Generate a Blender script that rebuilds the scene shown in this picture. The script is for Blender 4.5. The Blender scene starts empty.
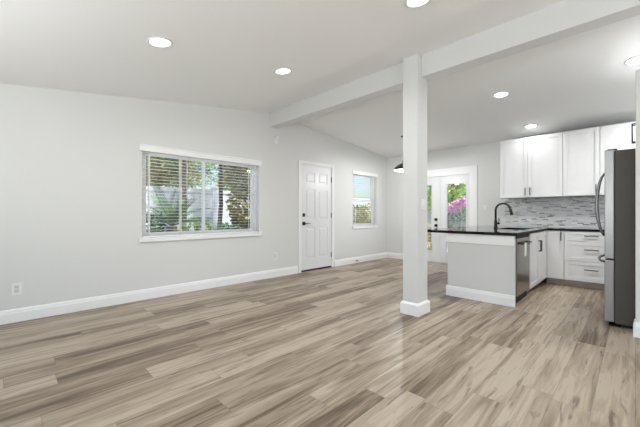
import bpy, bmesh, math, random
from mathutils import Vector, Matrix
random.seed(7)
SC = bpy.context.scene
COL = SC.collection
S2 = math.sqrt(0.5)
H = 1.12                      # eye height
FPX, HOR = 315.5, 214.3       # focal length in pixels, horizon row

# ------------------------------------------------------------------ camera, sky, sun, large lights, exposure
cam = bpy.data.cameras.new('camera'); cam_o = bpy.data.objects.new('camera', cam); COL.objects.link(cam_o)
cam.sensor_width = 36.0; cam.lens = FPX / 640 * 36.0; cam.shift_y = (HOR - 213.5) / 640
cam.clip_start = 0.02; cam.clip_end = 300
cam_o.location = (0, 0, H); cam_o.rotation_euler = (math.pi / 2, 0, math.pi / 4)
SC.camera = cam_o

world = bpy.data.worlds.new('sky'); SC.world = world; world.use_nodes = True
wn = world.node_tree.nodes; wl = world.node_tree.links
sky = wn.new('ShaderNodeTexSky'); sky.sky_type = 'NISHITA'; sky.sun_disc = False
sky.sun_elevation = math.radians(68); sky.sun_rotation = math.radians(90); sky.air_density = 1.0; sky.dust_density = 2.5
wl.new(sky.outputs[0], wn['Background'].inputs[0]); wn['Background'].inputs[1].default_value = 0.27

def lamp(name, typ, loc, rot, power, color=(1, 1, 1), **kw):
    l = bpy.data.lights.new(name, typ); l.energy = power; l.color = color
    for k, v in kw.items(): setattr(l, k, v)
    o = bpy.data.objects.new(name, l); COL.objects.link(o); o.location = loc; o.rotation_euler = rot
    return o
lamp('sun', 'SUN', (30, 0, 40), (0, math.radians(22), 0), 9.5, (1, .97, .93), angle=math.radians(3))
# added fill lamps out of view, standing in for daylight from unseen windows
lamp('front_fill', 'AREA', (-1.2, -1.40, 1.35), (math.radians(145), 0, 0), 52, (.93, .97, 1), shape='RECTANGLE', size=4.4, size_y=1.0)  # added fill, tilted up to brighten the ceiling
lamp('right_fill', 'AREA', (2.95, 1.6, 1.35), (0, math.radians(95), 0), 42, (.93, .97, 1), shape='RECTANGLE', size=1.7, size_y=3.4)  # added fill from the unseen right side
RECESSED_W = (5, 12, 5, 10, 2.5, 20)   # dimmed one by one
SC.view_settings.view_transform = 'Standard'; SC.view_settings.look = 'None'
SC.view_settings.gamma = 1.0; SC.view_settings.use_curve_mapping = False
SC.view_settings.exposure = 0.17

# ------------------------------------------------------------------ materials
def mat(name, col, rough=.5, metal=0.0, spec=.5, emit=None, emit_s=0.0):
    m = bpy.data.materials.new(name); m.use_nodes = True
    p = m.node_tree.nodes['Principled BSDF']
    p.inputs['Base Color'].default_value = (*col, 1); p.inputs['Roughness'].default_value = rough
    p.inputs['Metallic'].default_value = metal; p.inputs['Specular IOR Level'].default_value = spec
    if emit: p.inputs['Emission Color'].default_value = (*emit, 1); p.inputs['Emission Strength'].default_value = emit_s
    return m
def nd(m, t, **kw):
    n = m.node_tree.nodes.new(t)
    for k, v in kw.items(): setattr(n, k, v)
    return n
def lk(m, a, b): m.node_tree.links.new(a, b)
def PB(m): return m.node_tree.nodes['Principled BSDF']
def math_n(m, op, a, b=None, c=None):
    n = nd(m, 'ShaderNodeMath', operation=op)
    for i, v in enumerate((a, b, c)):
        if v is None: continue
        if isinstance(v, (int, float)): n.inputs[i].default_value = v
        else: lk(m, v, n.inputs[i])
    return n.outputs[0]
def add_noise_bump(m, scale, strength, dist=.002):
    tc = nd(m, 'ShaderNodeTexCoord'); nz = nd(m, 'ShaderNodeTexNoise'); nz.inputs['Scale'].default_value = scale
    nz.inputs['Detail'].default_value = 3
    bp = nd(m, 'ShaderNodeBump'); bp.inputs['Strength'].default_value = strength; bp.inputs['Distance'].default_value = dist
    lk(m, tc.outputs['Object'], nz.inputs['Vector']); lk(m, nz.outputs[0], bp.inputs['Height']); lk(m, bp.outputs[0], PB(m).inputs['Normal'])
def add_noise_color(m, scale, c0, c1, stretch=(1, 1, 1), lo=.35, hi=.65):
    tc = nd(m, 'ShaderNodeTexCoord'); mp = nd(m, 'ShaderNodeMapping'); mp.inputs['Scale'].default_value = stretch
    nz = nd(m, 'ShaderNodeTexNoise'); nz.inputs['Scale'].default_value = scale; nz.inputs['Detail'].default_value = 4
    rp = nd(m, 'ShaderNodeValToRGB'); e = rp.color_ramp.elements
    e[0].position = lo; e[0].color = (*c0, 1); e[1].position = hi; e[1].color = (*c1, 1)
    lk(m, tc.outputs['Object'], mp.inputs[0]); lk(m, mp.outputs[0], nz.inputs['Vector']); lk(m, nz.outputs[0], rp.inputs[0]); lk(m, rp.outputs[0], PB(m).inputs['Base Color'])

M = {}
M['wall'] = mat('wall paint', (.73, .735, .722), .6, spec=.3); add_noise_bump(M['wall'], 60, .12)
M['ceiling'] = mat('ceiling paint', (.90, .905, .895), .75, spec=.2); add_noise_bump(M['ceiling'], 45, .15)
M['beam'] = mat('beam paint', (.69, .695, .69), .55, spec=.3); add_noise_bump(M['beam'], 40, .08)
M['trim'] = mat('trim gloss white', (.90, .90, .90), .32)
M['door'] = mat('door white', (.80, .81, .82), .35)
M['vinyl'] = mat('vinyl white', (.92, .92, .92), .35)
M['blind'] = mat('blind white', (.90, .90, .89), .4)
M['cord'] = mat('cord white', (.82, .82, .80), .7)
M['cab'] = mat('cabinet white', (.86, .86, .86), .3)
M['black'] = mat('black hardware', (.012, .012, .013), .35)
M['rubber'] = mat('black rubber', (.01, .01, .01), .6)
M['plastic'] = mat('white plastic', (.85, .85, .84), .3)
M['greyplastic'] = mat('pale grey plastic', (.6, .6, .6), .4)
M['toe'] = mat('toe kick', (.42, .37, .33), .5); add_noise_color(M['toe'], 8, (.47, .42, .38), (.60, .55, .50), (1, 1, 8))
M['lens'] = mat('lit lens', (1, 1, 1), .4, emit=(1, .98, .95), emit_s=9)
M['bulb'] = mat('lit diffuser', (1, 1, 1), .4, emit=(1, .95, .88), emit_s=5)
M['brass'] = mat('spring metal', (.30, .24, .16), .35, metal=.9)
M['sinkblack'] = mat('sink black', (.015, .015, .016), .3)
M['paper'] = mat('paper white', (.85, .85, .83), .7)
# black stone worktop with fine flecks
m = M['stone'] = mat('black stone', (.006, .006, .006), .02, spec=.5)
add_noise_color(m, 220, (.005, .005, .005), (.02, .019, .018), lo=.6, hi=.85)
M['stone_edge'] = mat('honed stone edge', (.006, .006, .006), .5, spec=.2)
# brushed steel
def steel(name, c, r, axis):
    m = mat(name, c, r, metal=.95)
    tc = nd(m, 'ShaderNodeTexCoord'); mp = nd(m, 'ShaderNodeMapping'); mp.inputs['Scale'].default_value = axis
    nz = nd(m, 'ShaderNodeTexNoise'); nz.inputs['Scale'].default_value = 6; nz.inputs['Detail'].default_value = 3
    mr = nd(m, 'ShaderNodeMapRange'); mr.inputs[3].default_value = r - .06; mr.inputs[4].default_value = r + .08
    lk(m, tc.outputs['Object'], mp.inputs[0]); lk(m, mp.outputs[0], nz.inputs['Vector']); lk(m, nz.outputs[0], mr.inputs[0]); lk(m, mr.outputs[0], PB(m).inputs['Roughness'])
    return m
M['steel'] = steel('brushed steel', (.40, .40, .405), .32, (60, 60, 1))
M['handlesteel'] = mat('handle steel', (.22, .22, .225), .25, metal=1.0)
M['dwsteel'] = steel('dishwasher steel', (.26, .245, .23), .22, (60, 60, 1))
M['fridgeside'] = mat('fridge side', (.10, .092, .085), .5, spec=.35); add_noise_bump(M['fridgeside'], 260, .08, .0008)
# clear glass, thin
def glassmat(name, refl):
    m = bpy.data.materials.new(name); m.use_nodes = True; nt = m.node_tree; nt.nodes.clear()
    out = nt.nodes.new('ShaderNodeOutputMaterial'); mx = nt.nodes.new('ShaderNodeMixShader')
    tr = nt.nodes.new('ShaderNodeBsdfTransparent'); gl = nt.nodes.new('ShaderNodeBsdfGlossy'); gl.inputs['Roughness'].default_value = .01
    tr.inputs[0].default_value = (.93, .95, .95, 1); mx.inputs[0].default_value = refl
    nt.links.new(tr.outputs[0], mx.inputs[1]); nt.links.new(gl.outputs[0], mx.inputs[2]); nt.links.new(mx.outputs[0], out.inputs[0])
    return m
M['glass'] = glassmat('window glass', .05)

def plank_nodes(m, across, along, w, L):
    """per-plank random value, position inside the plank"""
    row = math_n(m, 'FLOOR', math_n(m, 'DIVIDE', across, w))
    wn1 = nd(m, 'ShaderNodeTexWhiteNoise', noise_dimensions='1D'); lk(m, row, wn1.inputs['W'])
    off = math_n(m, 'MULTIPLY', wn1.outputs['Value'], L)
    al = math_n(m, 'DIVIDE', math_n(m, 'ADD', along, off), L)
    idx = math_n(m, 'FLOOR', al)
    key = math_n(m, 'ADD', math_n(m, 'MULTIPLY', row, 17.37), math_n(m, 'MULTIPLY', idx, 5.13))
    wn2 = nd(m, 'ShaderNodeTexWhiteNoise', noise_dimensions='1D'); lk(m, key, wn2.inputs['W'])
    fx = math_n(m, 'FRACT', math_n(m, 'DIVIDE', across, w)); fy = math_n(m, 'FRACT', al)
    ex = math_n(m, 'MULTIPLY', math_n(m, 'MINIMUM', fx, math_n(m, 'SUBTRACT', 1, fx)), w)
    ey = math_n(m, 'MULTIPLY', math_n(m, 'MINIMUM', fy, math_n(m, 'SUBTRACT', 1, fy)), L)
    return wn2, math_n(m, 'MINIMUM', ex, ey), key
# vinyl wood planks running along y
m = M['floor'] = mat('wood plank floor', (.4, .33, .27), .40, spec=.45)
tc = nd(m, 'ShaderNodeTexCoord'); sp = nd(m, 'ShaderNodeSeparateXYZ'); lk(m, tc.outputs['Object'], sp.inputs[0])
wn2, edge, key = plank_nodes(m, sp.outputs[0], sp.outputs[1], .18, 1.22)
cb = nd(m, 'ShaderNodeCombineXYZ')
lk(m, math_n(m, 'MULTIPLY', sp.outputs[0], 13.0), cb.inputs[0]); lk(m, math_n(m, 'MULTIPLY', sp.outputs[1], .85), cb.inputs[1]); lk(m, math_n(m, 'MULTIPLY', key, 3.7), cb.inputs[2])
n1 = nd(m, 'ShaderNodeTexNoise'); n1.inputs['Scale'].default_value = 1.15; n1.inputs['Detail'].default_value = 6; n1.inputs['Roughness'].default_value = .62; n1.inputs['Distortion'].default_value = .8
lk(m, cb.outputs[0], n1.inputs['Vector'])
cb2 = nd(m, 'ShaderNodeCombineXYZ')
lk(m, math_n(m, 'MULTIPLY', sp.outputs[0], 70.0), cb2.inputs[0]); lk(m, math_n(m, 'MULTIPLY', sp.outputs[1], 3.0), cb2.inputs[1]); lk(m, key, cb2.inputs[2])
n2 = nd(m, 'ShaderNodeTexNoise'); n2.inputs['Scale'].default_value = 1.0; n2.inputs['Detail'].default_value = 4
lk(m, cb2.outputs[0], n2.inputs['Vector'])
tone = math_n(m, 'ADD', math_n(m, 'MULTIPLY_ADD', wn2.outputs['Value'], .36, -.24), math_n(m, 'ADD', math_n(m, 'MULTIPLY', n1.outputs[0], 1.40), math_n(m, 'MULTIPLY', n2.outputs[0], .34)))
rp = nd(m, 'ShaderNodeValToRGB'); cr = rp.color_ramp
stops = [(.49, (.108, .074, .046)), (.63, (.210, .154, .102)), (.78, (.326, .254, .183)), (.95, (.418, .338, .255)), (1.08, (.47, .39, .30))]
cr.elements[0].position, cr.elements[0].color = stops[0][0], (*stops[0][1], 1)
cr.elements[1].position, cr.elements[1].color = 1.0, (*stops[-1][1], 1)
for p_, c_ in stops[1:-1]:
    e = cr.elements.new(p_); e.color = (*c_, 1)
lk(m, tone, rp.inputs[0])
# short dark grain cracks and knots
cb3 = nd(m, 'ShaderNodeCombineXYZ')
lk(m, math_n(m, 'MULTIPLY', sp.outputs[0], 30.0), cb3.inputs[0]); lk(m, math_n(m, 'MULTIPLY', sp.outputs[1], 2.6), cb3.inputs[1]); lk(m, math_n(m, 'MULTIPLY', key, 1.9), cb3.inputs[2])
n3 = nd(m, 'ShaderNodeTexNoise'); n3.inputs['Scale'].default_value = 1.0; n3.inputs['Detail'].default_value = 3; n3.inputs['Distortion'].default_value = 1.2
lk(m, cb3.outputs[0], n3.inputs['Vector'])
mr3 = nd(m, 'ShaderNodeMapRange'); mr3.inputs[1].default_value = .60; mr3.inputs[2].default_value = .70; lk(m, n3.outputs[0], mr3.inputs[0])
mxk = nd(m, 'ShaderNodeMix', data_type='RGBA'); mxk.inputs[7].default_value = (.085, .06, .045, 1)
lk(m, math_n(m, 'MULTIPLY', mr3.outputs[0], .62), mxk.inputs[0]); lk(m, rp.outputs[0], mxk.inputs[6])
mr4 = nd(m, 'ShaderNodeMapRange'); mr4.inputs[1].default_value = .0; mr4.inputs[2].default_value = .0022; mr4.inputs[3].default_value = .6; mr4.inputs[4].default_value = 0
lk(m, edge, mr4.inputs[0])
mxs = nd(m, 'ShaderNodeMix', data_type='RGBA'); mxs.inputs[7].default_value = (.06, .045, .035, 1)
lk(m, mr4.outputs[0], mxs.inputs[0]); lk(m, mxk.outputs[2], mxs.inputs[6]); lk(m, mxs.outputs[2], PB(m).inputs['Base Color'])
bp = nd(m, 'ShaderNodeBump'); bp.inputs['Strength'].default_value = .12; bp.inputs['Distance'].default_value = .002
lk(m, n2.outputs[0], bp.inputs['Height']); lk(m, bp.outputs[0], PB(m).inputs['Normal'])
# linear mosaic of grey, white and slate strips (lies in the x-z plane)
m = M['mosaic'] = mat('mosaic tile', (.6, .6, .6), .15, spec=.5)
tc = nd(m, 'ShaderNodeTexCoord'); sp = nd(m, 'ShaderNodeSeparateXYZ'); lk(m, tc.outputs['Object'], sp.inputs[0])
wn2, edge, key = plank_nodes(m, sp.outputs[2], sp.outputs[0], .0195, .085)
rp = nd(m, 'ShaderNodeValToRGB'); rp.color_ramp.interpolation = 'CONSTANT'; cr = rp.color_ramp
cs = [(0, (.74, .75, .76)), (.22, (.68, .69, .71)), (.42, (.88, .84, .84)), (.66, (.47, .48, .50)), (.76, (.70, .71, .73)), (.93, (.25, .26, .28))]
cr.elements[0].position, cr.elements[0].color = 0, (*cs[0][1], 1); cr.elements[1].position, cr.elements[1].color = cs[-1][0], (*cs[-1][1], 1)
for p_, c_ in cs[1:-1]:
    e = cr.elements.new(p_); e.color = (*c_, 1)
lk(m, wn2.outputs['Value'], rp.inputs[0])
mr4 = nd(m, 'ShaderNodeMapRange'); mr4.inputs[1].default_value = .0008; mr4.inputs[2].default_value = .0016; mr4.inputs[3].default_value = 1; mr4.inputs[4].default_value = 0
lk(m, edge, mr4.inputs[0]); mxs = nd(m, 'ShaderNodeMix', data_type='RGBA'); mxs.inputs[7].default_value = (.66, .66, .65, 1)
lk(m, mr4.outputs[0], mxs.inputs[0]); lk(m, rp.outputs[0], mxs.inputs[6]); lk(m, mxs.outputs[2], PB(m).inputs['Base Color'])
# outdoors
def leafmat(name, c0, c1):
    m = mat(name, c0, .5, spec=.3); add_noise_color(m, 2.5, c0, c1); return m
M['leaf_olive'] = leafmat('olive leaves', (.10, .12, .03), (.30, .28, .10))
M['leaf_green'] = leafmat('green leaves', (.07, .15, .035), (.22, .32, .08))
M['leaf_bright'] = leafmat('bright leaves', (.17, .32, .06), (.42, .52, .14))
M['leaf_dark'] = leafmat('dark leaves', (.03, .08, .04), (.10, .20, .10))
M['leaf_gold'] = leafmat('golden leaves', (.17, .155, .045), (.34, .30, .10))
M['palm'] = leafmat('palm fronds', (.03, .085, .03), (.09, .18, .06))
M['blossom'] = leafmat('pink blossom', (.55, .24, .45), (.72, .45, .65))
M['bark'] = mat('bark', (.08, .06, .045), .8); add_noise_color(M['bark'], 9, (.05, .04, .03), (.16, .125, .10), (1, 1, .3))
M['bounce_paving'] = mat('pale paving', (.6, .58, .54), .9); add_noise_color(M['bounce_paving'], 3, (.52, .50, .46), (.66, .64, .60))  # pale tone picked so the ground bounces daylight up to the ceilings
M['fencewhite'] = mat('white fence', (.68, .70, .74), .5)
M['fencewood'] = mat('weathered fence', (.30, .30, .29), .8); add_noise_color(M['fencewood'], 4, (.20, .21, .21), (.42, .41, .39), (6, 6, .5))

# ------------------------------------------------------------------ building helpers
def wloc(o):
    v = Vector((0, 0, 0))
    while o is not None: v += o.location; o = o.parent
    return v
class MB:
    def __init__(s): s.v = []; s.f = []; s.smooth = set()
    def box(s, x0, x1, y0, y1, z0, z1):
        if x0 > x1: x0, x1 = x1, x0
        if y0 > y1: y0, y1 = y1, y0
        if z0 > z1: z0, z1 = z1, z0
        n = len(s.v)
        s.v += [(x0, y0, z0), (x1, y0, z0), (x1, y1, z0), (x0, y1, z0), (x0, y0, z1), (x1, y0, z1), (x1, y1, z1), (x0, y1, z1)]
        s.f += [tuple(n + i for i in q) for q in ((0, 3, 2, 1), (4, 5, 6, 7), (0, 1, 5, 4), (1, 2, 6, 5), (2, 3, 7, 6), (3, 0, 4, 7))]
        return s
    def prism(s, pts, ext):
        """closed polygon of 3-D points swept along ext"""
        n = len(s.v); k = len(pts); e = Vector(ext)
        s.v += [tuple(p) for p in pts] + [tuple(Vector(p) + e) for p in pts]
        s.f += [tuple(range(n, n + k))[::-1], tuple(range(n + k, n + 2 * k))]
        s.f += [(n + i, n + (i + 1) % k, n + k + (i + 1) % k, n + k + i) for i in range(k)]
        return s
    def tube(s, path, radii, seg=12, caps=True):
        path = [Vector(p) for p in path]
        if isinstance(radii, (int, float)): radii = [radii] * len(path)
        n = len(s.v); up = None
        for i, p in enumerate(path):
            a = path[max(0, i - 1)]; b = path[min(len(path) - 1, i + 1)]; t = (b - a).normalized()
            if up is None:
                up = t.orthogonal().normalized()
            up = (up - t * up.dot(t)).normalized(); w = t.cross(up)
            for k in range(seg):
                an = 2 * math.pi * k / seg
                s.v.append(tuple(p + (up * math.cos(an) + w * math.sin(an)) * radii[i]))
        for i in range(len(path) - 1):
            for k in range(seg):
                s.smooth.add(len(s.f))
                s.f.append((n + i * seg + k, n + i * seg + (k + 1) % seg, n + (i + 1) * seg + (k + 1) % seg, n + (i + 1) * seg + k))
        if caps:
            s.f.append(tuple(n + k for k in range(seg))[::-1]); s.f.append(tuple(n + (len(path) - 1) * seg + k for k in range(seg)))
        return s
    def lathe(s, prof, c=(0, 0, 0), seg=32, close=False):
        """profile of (r, z), turned about the vertical axis at c"""
        n = len(s.v); k = len(prof)
        for a in range(seg):
            an = 2 * math.pi * a / seg
            for r, z in prof: s.v.append((c[0] + r * math.cos(an), c[1] + r * math.sin(an), c[2] + z))
        for a in range(seg):
            b = (a + 1) % seg
            for i in range(k if close else k - 1):
                j = (i + 1) % k
                s.smooth.add(len(s.f)); s.f.append((n + a * k + i, n + b * k + i, n + b * k + j, n + a * k + j))
        return s
    def quad(s, a, b, c, d):
        n = len(s.v); s.v += [tuple(a), tuple(b), tuple(c), tuple(d)]; s.f.append((n, n + 1, n + 2, n + 3)); return s
    def build(s, name, material, parent=None, bevel=0.0, local=False, normals=True, origin=None):
        off = Vector((0, 0, 0)) if local else (wloc(parent) if parent is not None else Vector(origin or (0, 0, 0)))
        me = bpy.data.meshes.new(name); me.from_pydata([tuple(Vector(p) - off) for p in s.v], [], s.f)
        for i in s.smooth: me.polygons[i].use_smooth = True
        bm = bmesh.new(); bm.from_mesh(me)
        if normals:
            bmesh.ops.remove_doubles(bm, verts=bm.verts, dist=1e-6); bmesh.ops.recalc_face_normals(bm, faces=bm.faces)
        if bevel > 0:
            ed = [e for e in bm.edges if len(e.link_faces) == 2 and e.calc_face_angle(0) > .6]
            bmesh.ops.bevel(bm, geom=ed, offset=bevel, segments=2, affect='EDGES', profile=.6, clamp_overlap=True)
        bm.to_mesh(me); bm.free(); me.materials.append(M[material])
        o = bpy.data.objects.new(name, me); COL.objects.link(o)
        if parent is not None: o.parent = parent
        elif origin: o.location = origin
        return o
def tag(o, label=None, cat=None, group=None, kind=None):
    if label: o['label'] = label
    if cat: o['category'] = cat
    if group: o['group'] = group
    if kind: o['kind'] = kind
    return o
def thing(name, loc, label, cat, group=None, kind=None):
    o = bpy.data.objects.new(name, None); COL.objects.link(o); o.location = loc; o.empty_display_size = .1
    return tag(o, label, cat, group, kind)
def copy_tree(o, parent=None):
    c = o.copy(); COL.objects.link(c); c.parent = parent
    for ch in list(o.children): copy_tree(ch, c)
    return c
def ray(px, py):
    u = (px - 320) / FPX; v = (py - HOR) / FPX
    return Vector((S2 * (u - 1), S2 * (u + 1), -v))
def on_x(px, py, X):
    r = ray(px, py); t = X / r.x; return Vector((X, r.y * t, H + r.z * t))
def on_y(px, py, Y):
    r = ray(px, py); t = Y / r.y; return Vector((r.x * t, Y, H + r.z * t))

# ------------------------------------------------------------------ the room: dimensions
XL, XR = -4.56, 3.0           # left wall, right wall of the living area
YF, YB = -1.5, 7.02           # wall behind the camera, far wall
XK = 0.72                     # kitchen side wall behind the fridge
RIDGE, RZ = 3.40, 2.915
SL, SR = .135, .0895
def ceil_z(y): return RZ - SL * (RIDGE - y) if y < RIDGE else RZ - SR * (y - RIDGE)
TH = .16
ZT = 3.25

MB().box(XL - TH, XR + TH, YF - TH, YB + TH, -.12, 0).build('floor', 'floor')
tag(bpy.data.objects['floor'], 'floor of greige wood-look planks running toward the kitchen', 'floor', kind='structure')
pts = [(XL - .02, y, ceil_z(y)) for y in (YF - .02, RIDGE, YB + .02)] + [(XL - .02, y, ceil_z(y) + .2) for y in (YB + .02, RIDGE, YF - .02)]
o = MB().prism(pts, (XR - XL + .04, 0, 0)).build('ceiling', 'ceiling'); tag(o, 'white vaulted ceiling sloping down from the beam on both sides', 'ceiling', kind='structure')

def wall_x(name, xa, xb, y0, y1, holes, label, z1=ZT, material='wall'):
    """wall normal to x with rectangular holes (y0, y1, z0, z1), sorted by y"""
    b = MB(); y = y0
    for h in holes:
        b.box(xa, xb, y, h[0], 0, z1)
        if h[2] > 0: b.box(xa, xb, h[0], h[1], 0, h[2])
        b.box(xa, xb, h[0], h[1], h[3], z1); y = h[1]
    b.box(xa, xb, y, y1, 0, z1)
    return tag(b.build(name, material), label, 'wall', kind='structure')
def wall_y(name, ya, yb, x0, x1, holes, label, z1=ZT, material='wall'):
    b = MB(); x = x0
    for h in holes:
        b.box(x, h[0], ya, yb, 0, z1)
        if h[2] > 0: b.box(h[0], h[1], ya, yb, 0, h[2])
        b.box(h[0], h[1], ya, yb, h[3], z1); x = h[1]
    b.box(x, x1, ya, yb, 0, z1)
    return tag(b.build(name, material), label, 'wall', kind='structure')
W1 = (1.27, 3.085, .80, 2.0)
D1 = (4.03, 4.915, 0, 2.115)
W2 = (5.62, 6.55, .83, 2.09)
D2 = (-3.89, -2.49, 0, 2.0)
wall_x('wall_left', XL - TH, XL, YF - TH, YB + TH, [W1, D1, W2], 'long pale grey wall holding both windows and the white front door')
wall_y('wall_back', YB, YB + TH, XL, XR + TH, [D2], 'far pale grey wall behind the kitchen and the glazed double door')
WF = (-3.4, 1.0, .5, 2.2)
wall_y('wall_front', YF - TH, YF, XL, XR + TH, [WF], 'pale wall behind the viewer with a wide window')
WR = (-.1, 3.3, .5, 2.2)
wall_x('wall_right', XR, XR + TH, YF, YB, [WR], 'pale wall right of the living area with a window')
wall_x('wall_kitchen', XK, XK + TH, 4.2, YB, [], 'pale kitchen side wall behind the refrigerator')
b = MB().box(0.0, XR, 4.08, 4.20, 0, 2.44)
o = b.build('wall_partition', 'wall', bevel=.006); tag(o, 'low grey partition end beside the refrigerator, stopping short of the ceiling', 'wall', kind='structure')
BBP = [(0, 0), (.016, 0), (.016, .098), (.012, .108), (.011, .122), (.006, .134), (0, .138)]
def bb_x(b, x, sgn, y0, y1): b.prism([(x + sgn * d, y0, z) for d, z in BBP], (0, y1 - y0, 0))
def bb_y(b, y, sgn, x0, x1): b.prism([(x0, y + sgn * d, z) for d, z in BBP], (x1 - x0, 0, 0))
b = MB(); bb_x(b, XL, 1, YF, D1[0] - .08); tag(b.build('baseboard_left', 'trim'), 'white baseboard along the left wall, from the near end to the front door', 'baseboard', kind='structure')
b = MB(); bb_x(b, XL, 1, D1[1] + .08, YB); tag(b.build('baseboard_left.001', 'trim'), 'white baseboard between the front door and the far corner', 'baseboard', kind='structure')
b = MB(); bb_y(b, YB, -1, XL + .017, D2[0] - .15); bb_y(b, YB, -1, D2[1] + .15, -2.3); tag(b.build('baseboard_back', 'trim'), 'white baseboard on the far wall beside the glazed double door', 'baseboard', kind='structure')
b = MB(); bb_y(b, 4.08, -1, 0.0, XR); bb_x(b, 0.0, -1, 4.064, 4.20); tag(b.build('baseboard_partition', 'trim'), 'white baseboard around the partition end beside the refrigerator', 'baseboard', kind='structure')
b = MB(); bb_x(b, XR, -1, YF, 4.06); bb_y(b, YF, 1, XL + .017, XR - .017); tag(b.build('baseboard_right', 'trim'), 'white baseboard behind and to the right of the viewer', 'baseboard', kind='structure')

# beam and column
BY0, BY1, BZ = 3.30, 3.47, 2.66
b = MB().box(XL, XR, BY0, BY1, BZ, RZ + .03)
tag(b.build('beam', 'beam', bevel=.004), 'white ridge beam running across the vaulted ceiling', 'beam', kind='structure')
CX0, CX1, CY0, CY1 = -1.872, -1.692, 3.205, 3.44
col = thing('column', ((CX0 + CX1) / 2, (CY0 + CY1) / 2, 0), 'white square column holding up the ceiling beam', 'column', kind='structure')
b = MB().prism([(CX0, CY0, 0), (CX1, CY0, 0), (CX1, CY0, ceil_z(CY0)), (CX0, CY0, ceil_z(CY0))], (0, BY0 - CY0, 0))
b.box(CX0, CX1, BY0, CY1, 0, BZ)
b.build('shaft', 'beam', col, bevel=.004)
b = MB()
for (x0, x1, y0, y1) in ((CX0 - .022, CX1 + .022, CY0 - .022, CY0), (CX0 - .022, CX1 + .022, CY1, CY1 + .022), (CX0 - .022, CX0, CY0, CY1), (CX1, CX1 + .022, CY0, CY1)):
    b.box(x0, x1, y0, y1, 0, .115)
b.prism([(CX0 - .022, CY0 - .022, .115), (CX1 + .022, CY0 - .022, .115), (CX1 + .022, CY1 + .022, .115), (CX0 - .022, CY1 + .022, .115)], (0, 0, .004))
n = len(b.v)
o_, i_ = .022, .002
b.v += [(CX0 - o_, CY0 - o_, .117), (CX1 + o_, CY0 - o_, .117), (CX1 + o_, CY1 + o_, .117), (CX0 - o_, CY1 + o_, .117), (CX0 - i_, CY0 - i_, .140), (CX1 + i_, CY0 - i_, .140), (CX1 + i_, CY1 + i_, .140), (CX0 - i_, CY1 + i_, .140)]
b.f += [tuple(n + i for i in q) for q in ((0, 3, 2, 1), (4, 5, 6, 7), (0, 1, 5, 4), (1, 2, 6, 5), (2, 3, 7, 6), (3, 0, 4, 7))]
b.build('plinth', 'trim', col)

# ------------------------------------------------------------------ windows
def window_frame(root, W, slider):
    y0, y1, z0, z1 = W; xo = XL - .135; fw = .04
    b = MB().box(xo, xo + .05, y0, y0 + fw, z0, z1).box(xo, xo + .05, y1 - fw, y1, z0, z1)
    b.box(xo, xo + .05, y0 + fw, y1 - fw, z0, z0 + fw).box(xo, xo + .05, y0 + fw, y1 - fw, z1 - fw, z1)
    b.build('window_frame', 'vinyl', root, bevel=.002)
    def sash(ya, yb, za, zb, xs, w):
        s = MB().box(xs, xs + .022, ya, ya + w, za, zb).box(xs, xs + .022, yb - w, yb, za, zb)
        s.box(xs, xs + .022, ya + w, yb - w, za, za + w).box(xs, xs + .022, ya + w, yb - w, zb - w, zb)
        so = s.build('sash', 'vinyl', root, bevel=.002)
        MB().box(xs + .009, xs + .013, ya + w, yb - w, za + w, zb - w).build('pane', 'glass', so)
    a, c, d, e = y0 + fw, y1 - fw, z0 + fw, z1 - fw
    if slider:
        mid = 2.15
        sash(a, mid + .02, d, e, xo + .026, .035); sash(mid - .02, c, d, e, xo + .002, .035)
    else:
        mid = 1.45
        sash(a, c, d, mid + .02, xo + .026, .035); sash(a, c, mid - .02, e, xo + .002, .035)
def blind(W, name_label, ladders, valance_y, zt, wand=None):
    y0, y1, z0, z1 = W
    root = thing('window_blind', (XL - .045, (y0 + y1) / 2, z0), name_label, 'blind', 'white slatted window blinds')
    b = MB().box(XL - .075, XL - .02, y0 + .006, y1 - .006, z1 - .045, z1 - .004); b.build('headrail', 'blind', root, bevel=.002)
    v = MB().prism([(XL + .002, valance_y[0], zt), (XL + .022, valance_y[0], zt), (XL + .026, valance_y[0], zt - .012), (XL + .022, valance_y[0], zt - .022),
                    (XL + .022, valance_y[0], zt - .072), (XL + .027, valance_y[0], zt - .084), (XL + .012, valance_y[0], zt - .088), (XL + .012, valance_y[0], zt - .006)], (0, valance_y[1] - valance_y[0], 0))
    v.build('valance', 'blind', root)
    xc = XL - .047; hw = .024; z = z0 + .062
    b = MB(); ang = math.radians(2)
    while z < z1 - .06:
        ps = []
        for k in range(5):
            q = -1 + 2 * k / 4; ps.append((xc + q * hw, y0 + .01, z + .0018 * (1 - q * q) + q * hw * math.sin(ang)))
        ps2 = [(p[0], p[1], p[2] - .002) for p in ps[::-1]]
        b.prism(ps + ps2, (0, y1 - y0 - .02, 0)); z += .0455
    b.build('slats', 'blind', root)
    MB().box(xc - .026, xc + .026, y0 + .01, y1 - .01, z0 + .012, z0 + .032).build('bottom_rail', 'blind', root, bevel=.003)
    for ly in ladders:
        b = MB().box(xc + .0265, xc + .028, ly - .007, ly + .007, z0 + .032, z1 - .045).box(xc - .0285, xc - .027, ly - .007, ly + .007, z0 + .032, z1 - .045)
        b.build('ladder_tape', 'cord', root)
    if wand:
        MB().tube([(XL - .012, wand, z1 - .05), (XL - .012, wand, z0 + .55)], .005, 8).build('tilt_wand', 'plastic', root)
    return root
w1 = thing('window_1', (XL, (W1[0] + W1[1]) / 2, W1[2]), 'wide sliding window looking out on the palm and white fence', 'window', kind='structure')
window_frame(w1, W1, True)
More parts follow.
